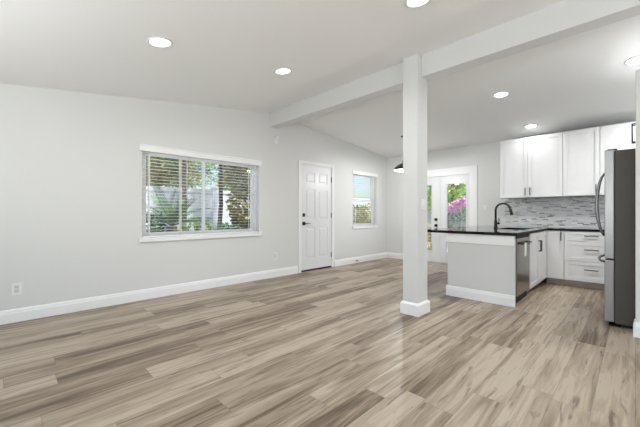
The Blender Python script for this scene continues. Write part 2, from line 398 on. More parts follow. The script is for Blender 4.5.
def stool(root, W, dx, zb):
    y0, y1, z0, _ = W
    b = MB().box(XL - .085, XL, y0 + .001, y1 - .001, z0 + .0005, z0 + .01)
    b.box(XL + .0005, XL + .03, y0 - dx, y1 + dx, zb, z0 + .01)
    b.build('window_sill', 'trim', root, bevel=.004)
stool(w1, W1, .035, .757)
w2 = thing('window_2', (XL, (W2[0] + W2[1]) / 2, W2[2]), 'narrow sash window right of the white front door', 'window', kind='structure')
window_frame(w2, W2, False); stool(w2, W2, .03, .79)
blind(W1, 'wide white slatted blind over the two-pane sliding window', (1.367, 1.778, 2.926), (1.235, 3.125), 2.035, wand=1.86)
blind(W2, 'narrow white slatted blind right of the white front door', (5.75, 6.42), (5.59, 6.58), 2.125)
for nm, W, vert in (('window_3', WF, 'y'), ('window_4', WR, 'x')):
    r = thing(nm, ((W[0] + W[1]) / 2, YF, W[2]) if vert == 'y' else (XR, (W[0] + W[1]) / 2, W[2]), 'wide bare window behind the viewer' if vert == 'y' else 'bare window in the right wall of the living area', 'window', kind='structure')
    f = MB(); g = MB()
    def bx(bb, a0, a1, d0, d1, z0, z1):
        bb.box(a0, a1, YF - .12 + d0, YF - .12 + d1, z0, z1) if vert == 'y' else bb.box(XR + .12 - d1, XR + .12 - d0, a0, a1, z0, z1)
    for a0, a1, z0, z1 in ((W[0], W[0] + .05, W[2], W[3]), (W[1] - .05, W[1], W[2], W[3]), (W[0] + .05, W[1] - .05, W[2], W[2] + .05), (W[0] + .05, W[1] - .05, W[3] - .05, W[3]), ((W[0] + W[1]) / 2 - .03, (W[0] + W[1]) / 2 + .03, W[2] + .05, W[3] - .05)):
        bx(f, a0, a1, 0, .05, z0, z1)
    bx(g, W[0] + .05, W[1] - .05, .02, .025, W[2] + .05, W[3] - .05)
    fo = f.build('window_frame', 'vinyl', r); g.build('pane', 'glass', r)

# ------------------------------------------------------------------ front door
d1 = thing('door_1', (XL, (D1[0] + D1[1]) / 2, 0), 'white six-panel front door with black lever between the two windows', 'door', kind='structure')
y0, y1, zt = D1[0], D1[1], D1[3]
b = MB()
cw = .06
b.box(XL + .0005, XL + .018, y0 - cw, y0 + .008, 0, zt + cw * .7).box(XL + .0005, XL + .018, y1 - .008, y1 + cw, 0, zt + cw * .7).box(XL + .0005, XL + .018, y0 + .008, y1 - .008, zt - .008, zt + cw * .7)
b.build('casing', 'trim', d1, bevel=.004)
b = MB().box(XL - TH, XL, y0, y0 + .018, 0, zt).box(XL - TH, XL, y1 - .018, y1, 0, zt).box(XL - TH, XL, y0 + .018, y1 - .018, zt - .018, zt)
b.build('jamb', 'trim', d1)
xs = XL - .012; a, c = y0 + .022, y1 - .022; zb, ztt = .03, zt - .022
sl = MB().box(xs - .035, xs, a, c, zb, ztt)
wd = c - a; st = .115; mu = .10
cols = [(a + st, a + (wd - mu) / 2), (a + (wd + mu) / 2, c - st)]
rows = [(.25, .86), (1.02, 1.62), (1.74, 1.95)]
fr = .009
sl.box(xs, xs + fr, a, a + st, zb, ztt).box(xs, xs + fr, c - st, c, zb, ztt).box(xs, xs + fr, cols[0][1], cols[1][0], zb, ztt)
for (ca, cc) in cols:
    zz = zb
    for (ra, rb) in rows:
        sl.box(xs, xs + fr, ca, cc, zz, ra); zz = rb
    sl.box(xs, xs + fr, ca, cc, zz, ztt)
slab = sl.build('slab', 'door', d1)
for (ca, cc) in cols:
    for (ra, rb) in rows:
        p = MB(); n = 0
        i0, i1 = .022, .045
        p.v = [(xs, ca + i0, ra + i0), (xs, cc - i0, ra + i0), (xs, cc - i0, rb - i0), (xs, ca + i0, rb - i0), (xs + .008, ca + i1, ra + i1), (xs + .008, cc - i1, ra + i1), (xs + .008, cc - i1, rb - i1), (xs + .008, ca + i1, rb - i1)]
        p.f = [(0, 3, 2, 1), (4, 5, 6, 7), (0, 1, 5, 4), (1, 2, 6, 5), (2, 3, 7, 6), (3, 0, 4, 7)]
        p.build('door_panel', 'door', slab)
xf = xs + fr
MB().box(xs - .03, xs + .012, a, c, .004, .032).build('door_sweep', 'rubber', d1)
hy = a + .062
dz = 1.12 - 6.12 * (215 - HOR) / FPX; hz = 1.12 - 6.12 * (223.5 - HOR) / FPX
b = MB().box(xf, xf + .012, hy - .031, hy + .031, dz - .034, dz + .034).box(xf + .012, xf + .03, hy - .008, hy + .008, dz - .022, dz + .022); b.build('deadbolt', 'black', d1, bevel=.004)
b = MB().box(xf, xf + .012, hy - .033, hy + .033, hz - .033, hz + .033).tube([(xf + .012, hy, hz), (xf + .05, hy, hz)], .011, 12)
b.tube([(xf + .048, hy - .01, hz), (xf + .05, hy + .06, hz), (xf + .048, hy + .135, hz - .002)], [.009, .008, .007], 10)
b.build('lever_handle', 'black', d1)
for z in (1.85, 1.10, .27):
    b = MB().box(xf - .001, xf + .004, c - .002, c + .014, z - .05, z + .05).tube([(xf + .007, c + .004, z - .052), (xf + .007, c + .004, z + .052)], .006, 10); b.build('hinge', 'black', d1)

# ------------------------------------------------------------------ glazed double door in the far wall
d2 = thing('door_2', ((D2[0] + D2[1]) / 2, YB, 0), 'glazed white double door in the far wall, behind the column', 'door', kind='structure')
x0, x1, _, zt = D2; cw = .145
b = MB().box(x0 - cw, x0, YB - .018, YB - .0005, 0, zt + .15).box(x1, x1 + cw, YB - .018, YB - .0005, 0, zt + .15).box(x0, x1, YB - .018, YB - .0005, zt, zt + .15)
b.build('casing', 'trim', d2, bevel=.003)
b = MB().box(x0, x0 + .015, YB, YB + TH, 0, zt).box(x1 - .015, x1, YB, YB + TH, 0, zt).box(x0 + .015, x1 - .015, YB, YB + TH, zt - .015, zt); b.build('jamb', 'trim', d2)
MB().box(x0 + .016, x1 - .016, YB + .002, YB + TH - .01, .0015, .018).build('threshold', 'greyplastic', d2)
xm = -3.187
def leaf(xa, xb, ga, gb, knob):
    yl = YB + .03; z0_, z1_, gz0, gz1 = .022, zt - .02, .28, 1.80
    s = MB().box(xa, ga, yl, yl + .04, z0_, z1_).box(gb, xb, yl, yl + .04, z0_, z1_).box(ga, gb, yl, yl + .04, z0_, gz0).box(ga, gb, yl, yl + .04, gz1, z1_)
    m_ = .022
    s.box(ga - m_, ga, yl - .008, yl, gz0 - m_, gz1 + m_).box(gb, gb + m_, yl - .008, yl, gz0 - m_, gz1 + m_).box(ga, gb, yl - .008, yl, gz0 - m_, gz0).box(ga, gb, yl - .008, yl, gz1, gz1 + m_)
    lo = s.build('leaf', 'door', d2, bevel=.002)
    MB().box(ga, gb, yl + .018, yl + .022, gz0, gz1).build('pane', 'glass', lo)
    if knob:
        kx = xa + .055
        for kz in (.985, .845):
            MB().lathe([(0, -.001), (.03, 0), (.031, .008), (.02, .02), (.027, .04), (.024, .055), (0, .058)]).build('knob', 'black', lo, local=True)
            k = bpy.data.objects[[o.name for o in lo.children][-1]]
            k = lo.children[-1]
    return lo
def knob(lo, kx, ky, kz):
    b = MB(); b.tube([(kx, ky, kz), (kx, ky - .010, kz), (kx, ky - .011, kz), (kx, ky - .03, kz), (kx, ky - .036, kz), (kx, ky - .052, kz), (kx, ky - .056, kz)], [.033, .033, .013, .013, .026, .028, .018], 20)
    b.build('knob', 'black', lo)
lr = leaf(xm + .002, x1 - .017, -3.01, -2.585, False)
ll = leaf(x0 + .017, xm - .002, -3.79, -3.365, False)
MB().box(xm - .02, xm + .03, YB + .018, YB + .0295, .022, zt - .02).build('astragal', 'door', ll, bevel=.003)
kp1 = on_y(435.7, 219.5, YB); kp2 = on_y(435.7, 225.5, YB)
knob(ll, kp1.x, YB + .03, kp1.z); knob(ll, kp2.x, YB + .03, kp2.z)

# ------------------------------------------------------------------ kitchen
ZC0, ZC1 = .862, .897        # worktop underside and top
YBASE = 6.20                 # fronts of the base units on the far wall
XPEN = -1.03                 # fronts of the units under the sink
def mapper(face, d0):
    if face == '-y': return lambda a, d, z: (a, d0 - d, z)
    if face == '+x': return lambda a, d, z: (d0 + d, a, z)
    if face == '-x': return lambda a, d, z: (d0 - d, a, z)
def mbox(b, mp, a0, a1, e0, e1, z0, z1):
    p, q = mp(a0, e0, z0), mp(a1, e1, z1)
    b.box(p[0], q[0], p[1], q[1], p[2], q[2])
def shaker(parent, face, d0, a0, a1, z0, z1, name='door', rail=.058):
    mp = mapper(face, d0); b = MB(); t = .02
    mbox(b, mp, a0 + rail, a1 - rail, .001, t - .009, z0 + rail, z1 - rail)
    mbox(b, mp, a0, a0 + rail, .001, t, z0, z1); mbox(b, mp, a1 - rail, a1, .001, t, z0, z1)
    mbox(b, mp, a0 + rail, a1 - rail, .001, t, z0, z0 + rail); mbox(b, mp, a0 + rail, a1 - rail, .001, t, z1 - rail, z1)
    return b.build(name, 'cab', parent, bevel=.0015)
def pull(parent, face, d0, a, z, length, vertical):
    mp = mapper(face, d0); b = MB(); hl = length / 2; w = .0055; t = .02
    if vertical:
        mbox(b, mp, a - w, a + w, t + .024, t + .035, z - hl, z + hl)
        for s in (-1, 1): mbox(b, mp, a - w, a + w, t + .0005, t + .024, z + s * hl - s * .011, z + s * hl)
    else:
        mbox(b, mp, a - hl, a + hl, t + .024, t + .035, z - w, z + w)
        for s in (-1, 1): mbox(b, mp, a + s * hl - s * .011, a + s * hl, t + .0005, t + .024, z - w, z + w)
    return b.build('pull', 'black', parent, bevel=.0015)

# base units on the far wall
def base_unit(name, label, x0, x1, side):
    r = thing(name, ((x0 + x1) / 2, (YBASE + YB) / 2, 0), label, 'cabinet')
    MB().box(x0, x1, YBASE, YB - .002, .10, ZC0 - .002).build('body', 'cab', r, bevel=.001)
    MB().box(x0, x1, YBASE + .07, YBASE + .085, .001, .0995).build('toe_kick', 'toe', r)
    return r
r = base_unit('base_cabinet', 'narrow white base cabinet with one door in the inner corner, left of the drawers', -1.03, -.79, 1)
d = shaker(r, '-y', YBASE, -1.006, -.793, .105, ZC0 - .006, rail=.045)
pull(d, '-y', YBASE, -.825, .775, .13, True)
r = base_unit('drawer_cabinet', 'white three-drawer base cabinet with black bar pulls beside the refrigerator', -.788, -.14, 1)
for z0, z1, pz in ((.712, ZC0 - .006, .79), (.408, .708, .585), (.105, .404, .285)):
    d = shaker(r, '-y', YBASE, -.785, -.143, z0, z1, 'drawer_front', rail=.045 if z0 > .7 else .058)
    pull(d, '-y', YBASE, -.463, pz, .16, False)
r = base_unit('corner_cabinet', 'white blind base cabinet in the corner behind the refrigerator', -.138, XK - .005, 1)
shaker(r, '-y', YBASE, -.135, .70, .105, ZC0 - .006)

# peninsula: end panel, dishwasher, sink unit
PX0, PX1, PY0 = -1.845, XPEN, 4.35
pen = thing('peninsula_end', ((PX0 + PX1) / 2, PY0 + .03, 0), 'white panelled back and end of the kitchen peninsula facing the column', 'peninsula')
b = MB().box(PX0, PX1 - .001, PY0, PY0 + .045, 0, ZC0 - .003).box(PX0, PX0 + .1, PY0 + .045, YB - .002, 0, ZC0 - .003)
b.build('panel', 'beam', pen, bevel=.002)
b = MB().box(PX0 - .014, PX1 + .002, PY0 - .016, PY0 - .0005, ZC0 - .125, ZC0 - .003).box(PX0 - .014, PX0 - .0005, PY0 - .0005, YB - .03, ZC0 - .125, ZC0 - .003)
b.build('frieze_board', 'trim', pen, bevel=.003)
b = MB(); bb_y(b, PY0 - .0005, -1, PX0 - .016, PX1 + .002); bb_x(b, PX0 - .0005, -1, PY0 - .016, YB - .03)
b.build('plinth', 'trim', pen)

DW0, DW1 = 4.40, 5.05
dw = thing('dishwasher', (PX1 - .28, (DW0 + DW1) / 2, 0), 'stainless steel dishwasher built into the peninsula under the worktop', 'dishwasher')
MB().box(PX1 - .56, PX1 - .03, DW0 + .003, DW1 - .003, .012, ZC0 - .004).build('tub', 'rubber', dw)
MB().box(PX1 - .029, PX1 + .012, DW0 + .006, DW1 - .006, .115, .822).build('door_panel', 'dwsteel', dw, bevel=.004)
MB().box(PX1 - .029, PX1 + .008, DW0 + .006, DW1 - .006, .824, ZC0 - .005).build('control_strip', 'rubber', dw, bevel=.002)
MB().box(PX1 - .029, PX1 - .022, DW0 + .006, DW1 - .006, .013, .112).build('kick_plate', 'rubber', dw)
b = MB().tube([(PX1 + .0125, DW0 + .09, .755), (PX1 + .045, DW0 + .09, .755)], .008, 10).tube([(PX1 + .0125, DW1 - .09, .755), (PX1 + .045, DW1 - .09, .755)], .008, 10).tube([(PX1 + .045, DW0 + .075, .755), (PX1 + .045, DW1 - .075, .755)], .010, 12)
b.build('bar_handle', 'black', dw)
tg = MB().box(PX1 + .0575, PX1 + .059, 4.56, 4.65, .60, .765).build('energy_tag', 'paper', origin=(PX1 + .058, 4.605, .60))
tag(tg, 'white paper tag hanging from the dishwasher handle', 'tag')

sk = thing('sink_cabinet', (PX1 - .28, 5.6, 0), 'white two-door base cabinet under the sink, right of the dishwasher', 'cabinet')
MB().box(PX0 + .102, PX1, 5.055, YBASE - .002, .10, .66).box(PX1 - .02, PX1, 5.055, YBASE - .002, .66, ZC0 - .002).build('body', 'cab', sk, bevel=.001)
MB().box(PX1 - .085, PX1 - .07, 5.055, YBASE + .069, .001, .0995).build('toe_kick', 'toe', sk)
for a0, a1, ap in ((5.06, 5.585, 5.55), (5.59, 6.176, 5.625)):
    d = shaker(sk, '+x', PX1, a0, a1, .105, ZC0 - .006)
    pull(d, '+x', PX1, ap, .655, .16, True)

# worktop: L-shaped black stone with a sink cut-out
SX0, SX1, SY0, SY1 = -1.52, -1.13, 5.22, 5.98
WX0, WX1, WY0 = -2.2, -1.0, 4.305
wt = MB()
def slabtop(x0, x1, y0, y1): wt.box(x0, x1, y0, y1, ZC0, ZC1)
slabtop(WX0, WX1, WY0, SY0); slabtop(WX0, SX0, SY0, SY1); slabtop(SX1, WX1, SY0, SY1); slabtop(WX0, WX1, SY1, YB - .002); slabtop(WX1, XK - .005, YBASE - .03, YB - .002)
o = wt.build('countertop', 'stone', origin=(WX0, WY0, ZC0)); o.data.materials.append(M['stone_edge'])
for pl in o.data.polygons:
    if abs(pl.normal.z) < .5: pl.material_index = 1
tag(o, 'glossy black stone worktop, L-shaped, over the peninsula and base cabinets', 'worktop')
s = MB(); t = .012; zb = .68
s.box(SX0 - t, SX0, SY0 - t, SY1 + t, zb, ZC0 - .001).box(SX1, SX1 + t, SY0 - t, SY1 + t, zb, ZC0 - .001).box(SX0, SX1, SY0 - t, SY0, zb, ZC0 - .001).box(SX0, SX1, SY1, SY1 + t, zb, ZC0 - .001).box(SX0 - t, SX1 + t, SY0 - t, SY1 + t, zb - t, zb)
sr = thing('sink', ((SX0 + SX1) / 2, (SY0 + SY1) / 2, zb - t), 'black undermount sink set into the worktop below the faucet', 'sink')
s.build('basin', 'sinkblack', sr)
MB().lathe([(.0, zb + .003), (.04, zb + .003), (.045, zb + .0005)], ((SX0 + SX1) / 2, (SY0 + SY1) / 2, 0), 24).build('drain', 'handlesteel', sr)

FX, FY = -1.60, 5.62
fc = thing('faucet', (FX, FY, ZC1), 'tall black gooseneck faucet standing on the peninsula worktop', 'faucet')
b = MB().lathe([(0, 0), (.03, 0), (.03, .012), (.024, .03), (.023, .115), (.016, .14), (0, .14)], (FX, FY, ZC1), 24); b.build('base', 'black', fc)
path = [(FX, FY, ZC1 + .13), (FX, FY, ZC1 + .29)]
for k in range(1, 13):
    an = math.pi - math.pi * k / 12 * .93
    path.append((FX + .105 + .105 * math.cos(an), FY, ZC1 + .29 + .105 * math.sin(an)))
b = MB().tube(path, .0155, 14); b.build('spout', 'black', fc)
e = Vector(path[-1]); dn = Vector((.22, 0, -1)).normalized()
b = MB().tube([e, e + dn * .02, e + dn * .06, e + dn * .10, e + dn * .105], [.017, .02, .021, .026, .022], 16); b.build('spray_head', 'black', fc)
b = MB().tube([(FX + .02, FY, ZC1 + .075), (FX + .055, FY - .012, ZC1 + .078), (FX + .06, FY - .014, ZC1 + .08)], [.017, .017, .012], 14).tube([(FX + .045, FY - .01, ZC1 + .085), (FX + .06, FY - .03, ZC1 + .125), (FX + .055, FY - .035, ZC1 + .165)], [.008, .007, .006], 8); b.build('lever', 'black', fc)

# tiled splashback
YS = YB - .012
o = MB().box(on_y(505, 210, YB).x, XK - .005, YS, YB - .001, ZC1 + .001, 1.418).build('backsplash', 'mosaic')
tag(o, 'grey and white strip mosaic tile between worktop and wall cabinets', 'backsplash', kind='structure')

# wall units
YU = 6.58; UZ0, UZ1 = 1.42, 2.485
ux = [on_y(500.3, 150, YU).x, on_y(563, 150, YU).x, on_y(600, 150, YU).x, .30]
def wall_unit(label, x0, x1, cat='cabinet'):
    r = thing('wall_cabinet', ((x0 + x1) / 2, (YU + YB) / 2, UZ0), label, cat)
    MB().box(x0 + .001, x1 - .001, YU, YB - .001 if True else YS - .001, UZ0, UZ1).build('body', 'cab', r, bevel=.001)
    return r
r = wall_unit('white wall cabinet with two doors, left end of the row above the splashback', ux[0], ux[1])
mid = on_y(528, 150, YU).x
d = shaker(r, '-y', YU, ux[0] + .003, mid - .0015, UZ0 + .002, UZ1 - .002); pull(d, '-y', YU, mid - .035, UZ0 + .105, .13, True)
d = shaker(r, '-y', YU, mid + .0015, ux[1] - .003, UZ0 + .002, UZ1 - .002); pull(d, '-y', YU, mid + .035, UZ0 + .105, .13, True)
r = wall_unit('white one-door wall cabinet in the middle of the row', ux[1], ux[2])
d = shaker(r, '-y', YU, ux[1] + .003, ux[2] - .003, UZ0 + .002, UZ1 - .002); pull(d, '-y', YU, ux[2] - .045, UZ0 + .105, .13, True)
r = wall_unit('plain white wall cabinet at the right end of the row, above the refrigerator', ux[2], ux[3])
MB().box(ux[2] + .003, ux[3] - .003, YU - .02, YU - .001, UZ0 + .002, UZ1 - .002).build('front_panel', 'cab', r, bevel=.0015)

# refrigerator
FR0, FR1 = 4.285, 5.19; FXF = -.222
fr = thing('refrigerator', (.25, (FR0 + FR1) / 2, 0), 'stainless bottom-freezer refrigerator with dark grey sides at the right edge', 'refrigerator')
MB().box(-.145, .66, FR0, FR1, .035, 1.755).build('body', 'fridgeside', fr, bevel=.006)
b = MB().box(-.15, .6, FR0 + .02, FR1 - .02, .012, .034).box(-.19, -.1, FR0 + .02, FR0 + .1, .001, .03).box(-.19, -.1, FR1 - .1, FR1 - .02, .001, .03).box(.5, .6, FR0 + .02, FR0 + .1, .001, .03).box(.5, .6, FR1 - .1, FR1 - .02, .001, .03); b.box(-.19, -.15, FR0 + .02, FR1 - .02, .012, .034)
b.build('base_grille', 'rubber', fr)
MB().box(FXF, -.15, FR0 + .001, FR1 - .001, .675, 1.765).build('refrigerator_door', 'steel', fr, bevel=.008)
MB().box(FXF, -.15, FR0 + .001, FR1 - .001, .045, .662).build('freezer_door', 'steel', fr, bevel=.008)
MB().box(-.16, -.145, FR0 + .012, FR1 - .012, .045, 1.75).build('door_gasket', 'rubber', fr)
for y_ in (FR0 + .05, FR1 - .05):
    MB().box(-.20, -.13, y_ - .03, y_ + .03, 1.766, 1.775).build('hinge_cover', 'rubber', fr, bevel=.004)
hy_ = FR0 + .075
pth = []
for k in range(15):
    q = k / 14; bow = math.sin(math.pi * q) ** .6
    pth.append((FXF - .002 - .062 * bow, hy_, .90 + .64 * q))
b = MB().tube(pth, [.011 + .004 * math.sin(math.pi * k / 14) for k in range(15)], 12); b.build('door_handle', 'handlesteel', fr)
pth = []
for k in range(15):
    q = k / 14; bow = math.sin(math.pi * q) ** .5
    pth.append((FXF - .002 - .062 * bow, FR0 + .09 + (FR1 - FR0 - .18) * q, .635))
b = MB().tube(pth, .013, 12); b.build('freezer_handle', 'handlesteel', fr)

# cabinet bridging over the refrigerator
oc = thing('bridge_cabinet', (.36, (FR0 + FR1) / 2, 1.80), 'white cabinet bridging over the refrigerator, one black pull showing', 'cabinet')
MB().box(.024, XK - .003, 4.203, FR1 + .02, 1.80, 2.44).build('body', 'cab', oc, bevel=.001)
m_ = (FR0 + FR1) / 2
for a0, a1, ap in ((4.206, m_ - .002, m_ - .04), (m_ + .002, FR1 + .017, m_ + .04)):
    d = shaker(oc, '-x', .024, a0, a1, 1.803, 2.437); pull(d, '-x', .024, ap, 1.98, .20, True)

# ------------------------------------------------------------------ wall plates and small fittings
def plate_parts(root, face, d0, a, z, w, h, kind):
    mp = mapper(face, d0); b = MB(); mbox(b, mp, a - w / 2, a + w / 2, .0005, .006, z - h / 2, z + h / 2); b.build('plate', 'plastic', root, bevel=.002)
    n = max(1, round(w / .06) - (0 if w > .1 else 0)) if kind == 'switch' else 1
    if kind == 'switch':
        n = 2 if w > .1 else 1
        for i in range(n):
            c_ = a + (i - (n - 1) / 2) * .046; b = MB(); mbox(b, mp, c_ - .017, c_ + .017, .0062, .0105, z - .034, z + .034); b.build('rocker', 'plastic', root, bevel=.002)
    else:
        for s_ in (-1, 1):
            b = MB(); mbox(b, mp, a - .017, a + .017, .0062, .009, z + s_ * .02 - .016, z + s_ * .02 + .016); b.build('socket', 'greyplastic', root, bevel=.003)
ol = thing('wall_outlet', (XL, .09, .343), 'white outlet low on the long wall at the left edge, clear of the window', 'outlet', 'outlets on the left wall')
plate_parts(ol, '+x', XL, .09, .343, .08, .125, 'outlet')
ol2 = thing('wall_outlet', (XL, 3.42, .375), 'white outlet low on the wall between the wide window and the front door', 'outlet', 'outlets on the left wall')
plate_parts(ol2, '+x', XL, 3.42, .375, .072, .115, 'outlet')
sw = thing('light_switch', (CX1, 3.345, 1.23), 'white double light switch on the side of the column', 'switch')
plate_parts(sw, '+x', CX1, 3.345, 1.23, .118, .118, 'switch')
sp_ = on_y(485.5, 207.7, YB)
sw2 = thing('light_switch', (sp_.x, YB, sp_.z), 'small white switch on the far wall between the glazed door and wall cabinets', 'switch')
plate_parts(sw2, '-y', YB, sp_.x, sp_.z, .072, .115, 'switch')
sn = thing('motion_sensor', (XL, 3.44, 2.40), 'small white sensor on the wall just under the beam end', 'sensor')
MB().box(XL + .0005, XL + .012, 3.405, 3.475, 2.39, 2.53).build('bracket', 'plastic', sn, bevel=.003)
b = MB().tube([(XL + .012, 3.44, 2.50), (XL + .05, 3.44, 2.50), (XL + .065, 3.44, 2.495)], [.03, .034, .02], 16); b.build('sensor_head', 'plastic', sn)
st_ = thing('door_stop', (XL + .016, 5.72, .055), 'small spring door stop on the baseboard below the narrow window', 'door stop')
pt = []
for k in range(91):
    an = k * .7; pt.append((XL + .02 + k * .0008, 5.72 + .009 * math.cos(an), .055 + .009 * math.sin(an)))
MB().tube(pt, .0025, 6).build('spring', 'brass', st_)
MB().tube([(XL + .0165, 5.72, .055), (XL + .022, 5.72, .055)], .016, 14).build('base', 'brass', st_)
MB().tube([(XL + .09, 5.72, .055), (XL + .108, 5.72, .055)], .013, 14).build('tip', 'plastic', st_)

# ------------------------------------------------------------------ recessed ceiling lights
def ceil_hit(px, py):
    r = ray(px, py); best = None
    for (k, z0_) in ((SL, RZ - SL * RIDGE), (-SR, RZ + SR * RIDGE)):     # z = z0 + k*y
        t = (z0_ - H) / (r.z - k * r.y)
        y = r.y * t
        if (k > 0) == (y < RIDGE): best = Vector((r.x * t, y, H + r.z * t))
    return best
proto = thing('recessed_light', (0, 0, 0), 'x', 'ceiling light', 'round recessed ceiling lights')
MB().lathe([(.078, .002), (.1, -.001), (.102, -.006), (.094, -.009), (.080, -.0075), (.078, -.003)], (0, 0, 0), 40, close=True).build('trim_ring', 'plastic', proto, local=True)
MB().lathe([(0, -.0035), (.05, -.004), (.0775, -.0025)], (0, 0, 0), 32).build('lens', 'lens', proto, local=True)
spots = [((160, 42), 'lit round ceiling light above the long wall, farthest left, over the wide window'),
         ((283, 71), 'lit round ceiling light nearest the left end of the beam'),
         ((418, 0), 'lit round ceiling light cut by the top edge, left of the beam'),
         ((501, 94.5), 'lit round ceiling light on the kitchen side, between column and wall cabinets'),
         ((531, 126), 'lit round ceiling light just in front of the wall cabinets'),
         ((637, 60), 'lit round ceiling light at the right edge above the refrigerator')]
for i, ((px, py), lab) in enumerate(spots):
    p = ceil_hit(px, py)
    o = proto if i == 0 else copy_tree(proto)
    o['label'] = lab; tilt = math.atan(SL) if p.y < RIDGE else -math.atan(SR)
    o.location = p; o.rotation_euler = (tilt, 0, 0)
    lamp('recessed_or_fill_lamp', 'AREA', (p.x, p.y, p.z - .03), (0, 0, 0), RECESSED_W[i], (.975, .99, 1), shape='DISK', size=.15, spread=math.radians(165))

lamp('recessed_or_fill_lamp', 'AREA', (.35, 6.1, ceil_z(6.1) - .03), (0, 0, 0), 11, (.975, .99, 1), shape='DISK', size=.15)   # added unseen fill to brighten the kitchen corner, no fixture here
# ------------------------------------------------------------------ pendant lamp
pc = ceil_hit(403.4, 136); PZ = 2.02
pn = thing('pendant_lamp', (pc.x, pc.y, pc.z), 'black dome pendant lamp hanging in the dining corner behind the column', 'pendant lamp')
MB().lathe([(0, -.004), (.055, -.004), (.055, -.012), (.02, -.03), (0, -.03)], pc, 24).build('canopy', 'black', pn)
MB().tube([(pc.x, pc.y, pc.z - .03), (pc.x, pc.y, PZ + .19)], .005, 8).build('rod', 'black', pn)
prof = [(.022, .19), (.022, .14), (.05, .13), (.11, .10), (.165, .055), (.20, .01), (.205, -.005), (.20, -.005), (.195, .008), (.16, .05), (.107, .094), (.048, .124), (.018, .132)]
MB().lathe(prof, (pc.x, pc.y, PZ), 40).build('shade', 'black', pn)
MB().lathe([(0, -.03), (.06, -.028), (.13, -.02), (.185, -.002), (.19, .006), (.1, .05), (0, .06)], (pc.x, pc.y, PZ), 32).build('diffuser', 'bulb', pn)
lamp('pendant_bulb', 'POINT', (pc.x, pc.y, PZ - .06), (0, 0, 0), 40, (.98, .99, 1), shadow_soft_size=.05)

# ------------------------------------------------------------------ outdoors
GZ = -.15
o = MB().box(-40, 30, -30, 45, GZ - .3, GZ).build('ground', 'bounce_paving'); tag(o, 'pale ground outside the windows, lightened to bounce daylight indoors', 'ground', kind='structure')
def leaves(n, blobs, size, flat=.3, rnd=random):
    """leaf blades scattered in ellipsoid blobs (centre, radii)"""
    b = MB(); vols = [r[0] * r[1] * r[2] for _, r in blobs]; tot = sum(vols)
    for (c, r), vv in zip(blobs, vols):
        for _ in range(max(4, int(n * vv / tot))):
            while True:
                p = Vector((rnd.uniform(-1, 1), rnd.uniform(-1, 1), rnd.uniform(-1, 1)))
                if .12 < p.length < 1: break
            p = p.normalized() * p.length ** .5
            q = Vector(c) + Vector((p.x * r[0], p.y * r[1], p.z * r[2]))
            d = Vector((rnd.uniform(-1, 1), rnd.uniform(-1, 1), rnd.uniform(-.9, .5))).normalized(); w = d.orthogonal().normalized()
            w = (Matrix.Rotation(rnd.uniform(0, 6.28), 3, d) @ w); L = size * rnd.uniform(.6, 1.3); nn = d.cross(w)
            b.quad(q, q + d * L * .5 + w * L * .22 + nn * L * .05, q + d * L, q + d * L * .5 - w * L * .22 + nn * L * .05)
    return b
def trunk(p, top, r, branches, rnd=random):
    b = MB(); p = Vector(p); top = Vector(top)
    pts = [p.lerp(top, k / 5) + Vector((rnd.uniform(-.03, .03), rnd.uniform(-.03, .03), 0)) * (0 < k < 5) for k in range(6)]
    b.tube(pts, [r * (1.15 - .09 * k) for k in range(6)], 10)
    for q, e in branches: b.tube([p.lerp(top, q), (p.lerp(top, q) + Vector(e)) / 2 + Vector((0, 0, .08)), e], [r * .5, r * .35, r * .15], 7)
    return b
def tree(name, base, top, r, blobs, n, size, lm, label, cat='tree', group=None):
    t_ = thing(name, base, label, cat, group)
    br = [(.75, tuple(Vector(c))) for c, _ in blobs[:6]]
    trunk(base, top, r, br).build('trunk', 'bark', t_)
    leaves(n, blobs, size).build('crown', lm, t_, normals=False)
    return t_
def fence(name, label, p0, p1, n, zt, matn, group, boards=True):
    p0 = Vector((*p0, GZ)); p1 = Vector((*p1, GZ)); d = (p1 - p0) / n; along_x = abs(d.x) > abs(d.y)
    r = thing(name, p0, label, 'fence', group)
    def bx(bb, s0, s1, th0, th1, z0, z1):
        if along_x: bb.box(p0.x + s0, p0.x + s1, p0.y + th0, p0.y + th1, z0, z1)
        else: bb.box(p0.x + th0, p0.x + th1, p0.y + s0, p0.y + s1, z0, z1)
    for i in range(n):
        s0 = i * d.length + .06; s1 = (i + 1) * d.length - .06; b = MB(); k = int((s1 - s0) / .15); w = (s1 - s0) / k
        for j in range(k): bx(b, s0 + j * w + .003, s0 + (j + 1) * w - .003, -.012, .012, GZ + .06, zt - .06)
        bx(b, s0, s1, -.025, .025, zt - .13, zt - .03); bx(b, s0, s1, -.025, .025, GZ + .1, GZ + .2)
        b.build('fence_panel', matn, r)
    for i in range(n + 1):
        b = MB(); bx(b, i * d.length - .06, i * d.length + .06, -.06, .06, GZ, zt); bx(b, i * d.length - .075, i * d.length + .075, -.075, .075, zt, zt + .03); b.build('fence_post', matn, r)
    return r
fence('garden_fence', 'white board fence seen through the two windows', (-8.0, 0.2), (-8.0, 13.4), 7, 1.80, 'fencewhite', None)
fence('yard_fence', 'weathered grey fence seen through the glazed double door', (-7.8, 12.4), (1.0, 12.4), 4, 1.32, 'fencewood', None)
# slim trees close to the wide window
for px, lab, X in ((184, 'slim dark tree trunk outside, left pane of the wide window', -7.1), (219.5, 'slim dark tree trunk outside, right pane of the wide window', -7.1)):
    p = on_x(px, 200, X)
    tree('slim_tree', (p.x, p.y, GZ), (p.x + .05, p.y + .03, 3.6), .055, [((p.x, p.y, 3.7), (.38, .38, .4)), ((p.x - .1, p.y - .1, 3.4), (.3, .3, .3)), ((p.x - .1, p.y + .1, 3.3), (.3, .3, .3))], 500, .12, 'leaf_olive', lab, group='trees by the left windows')
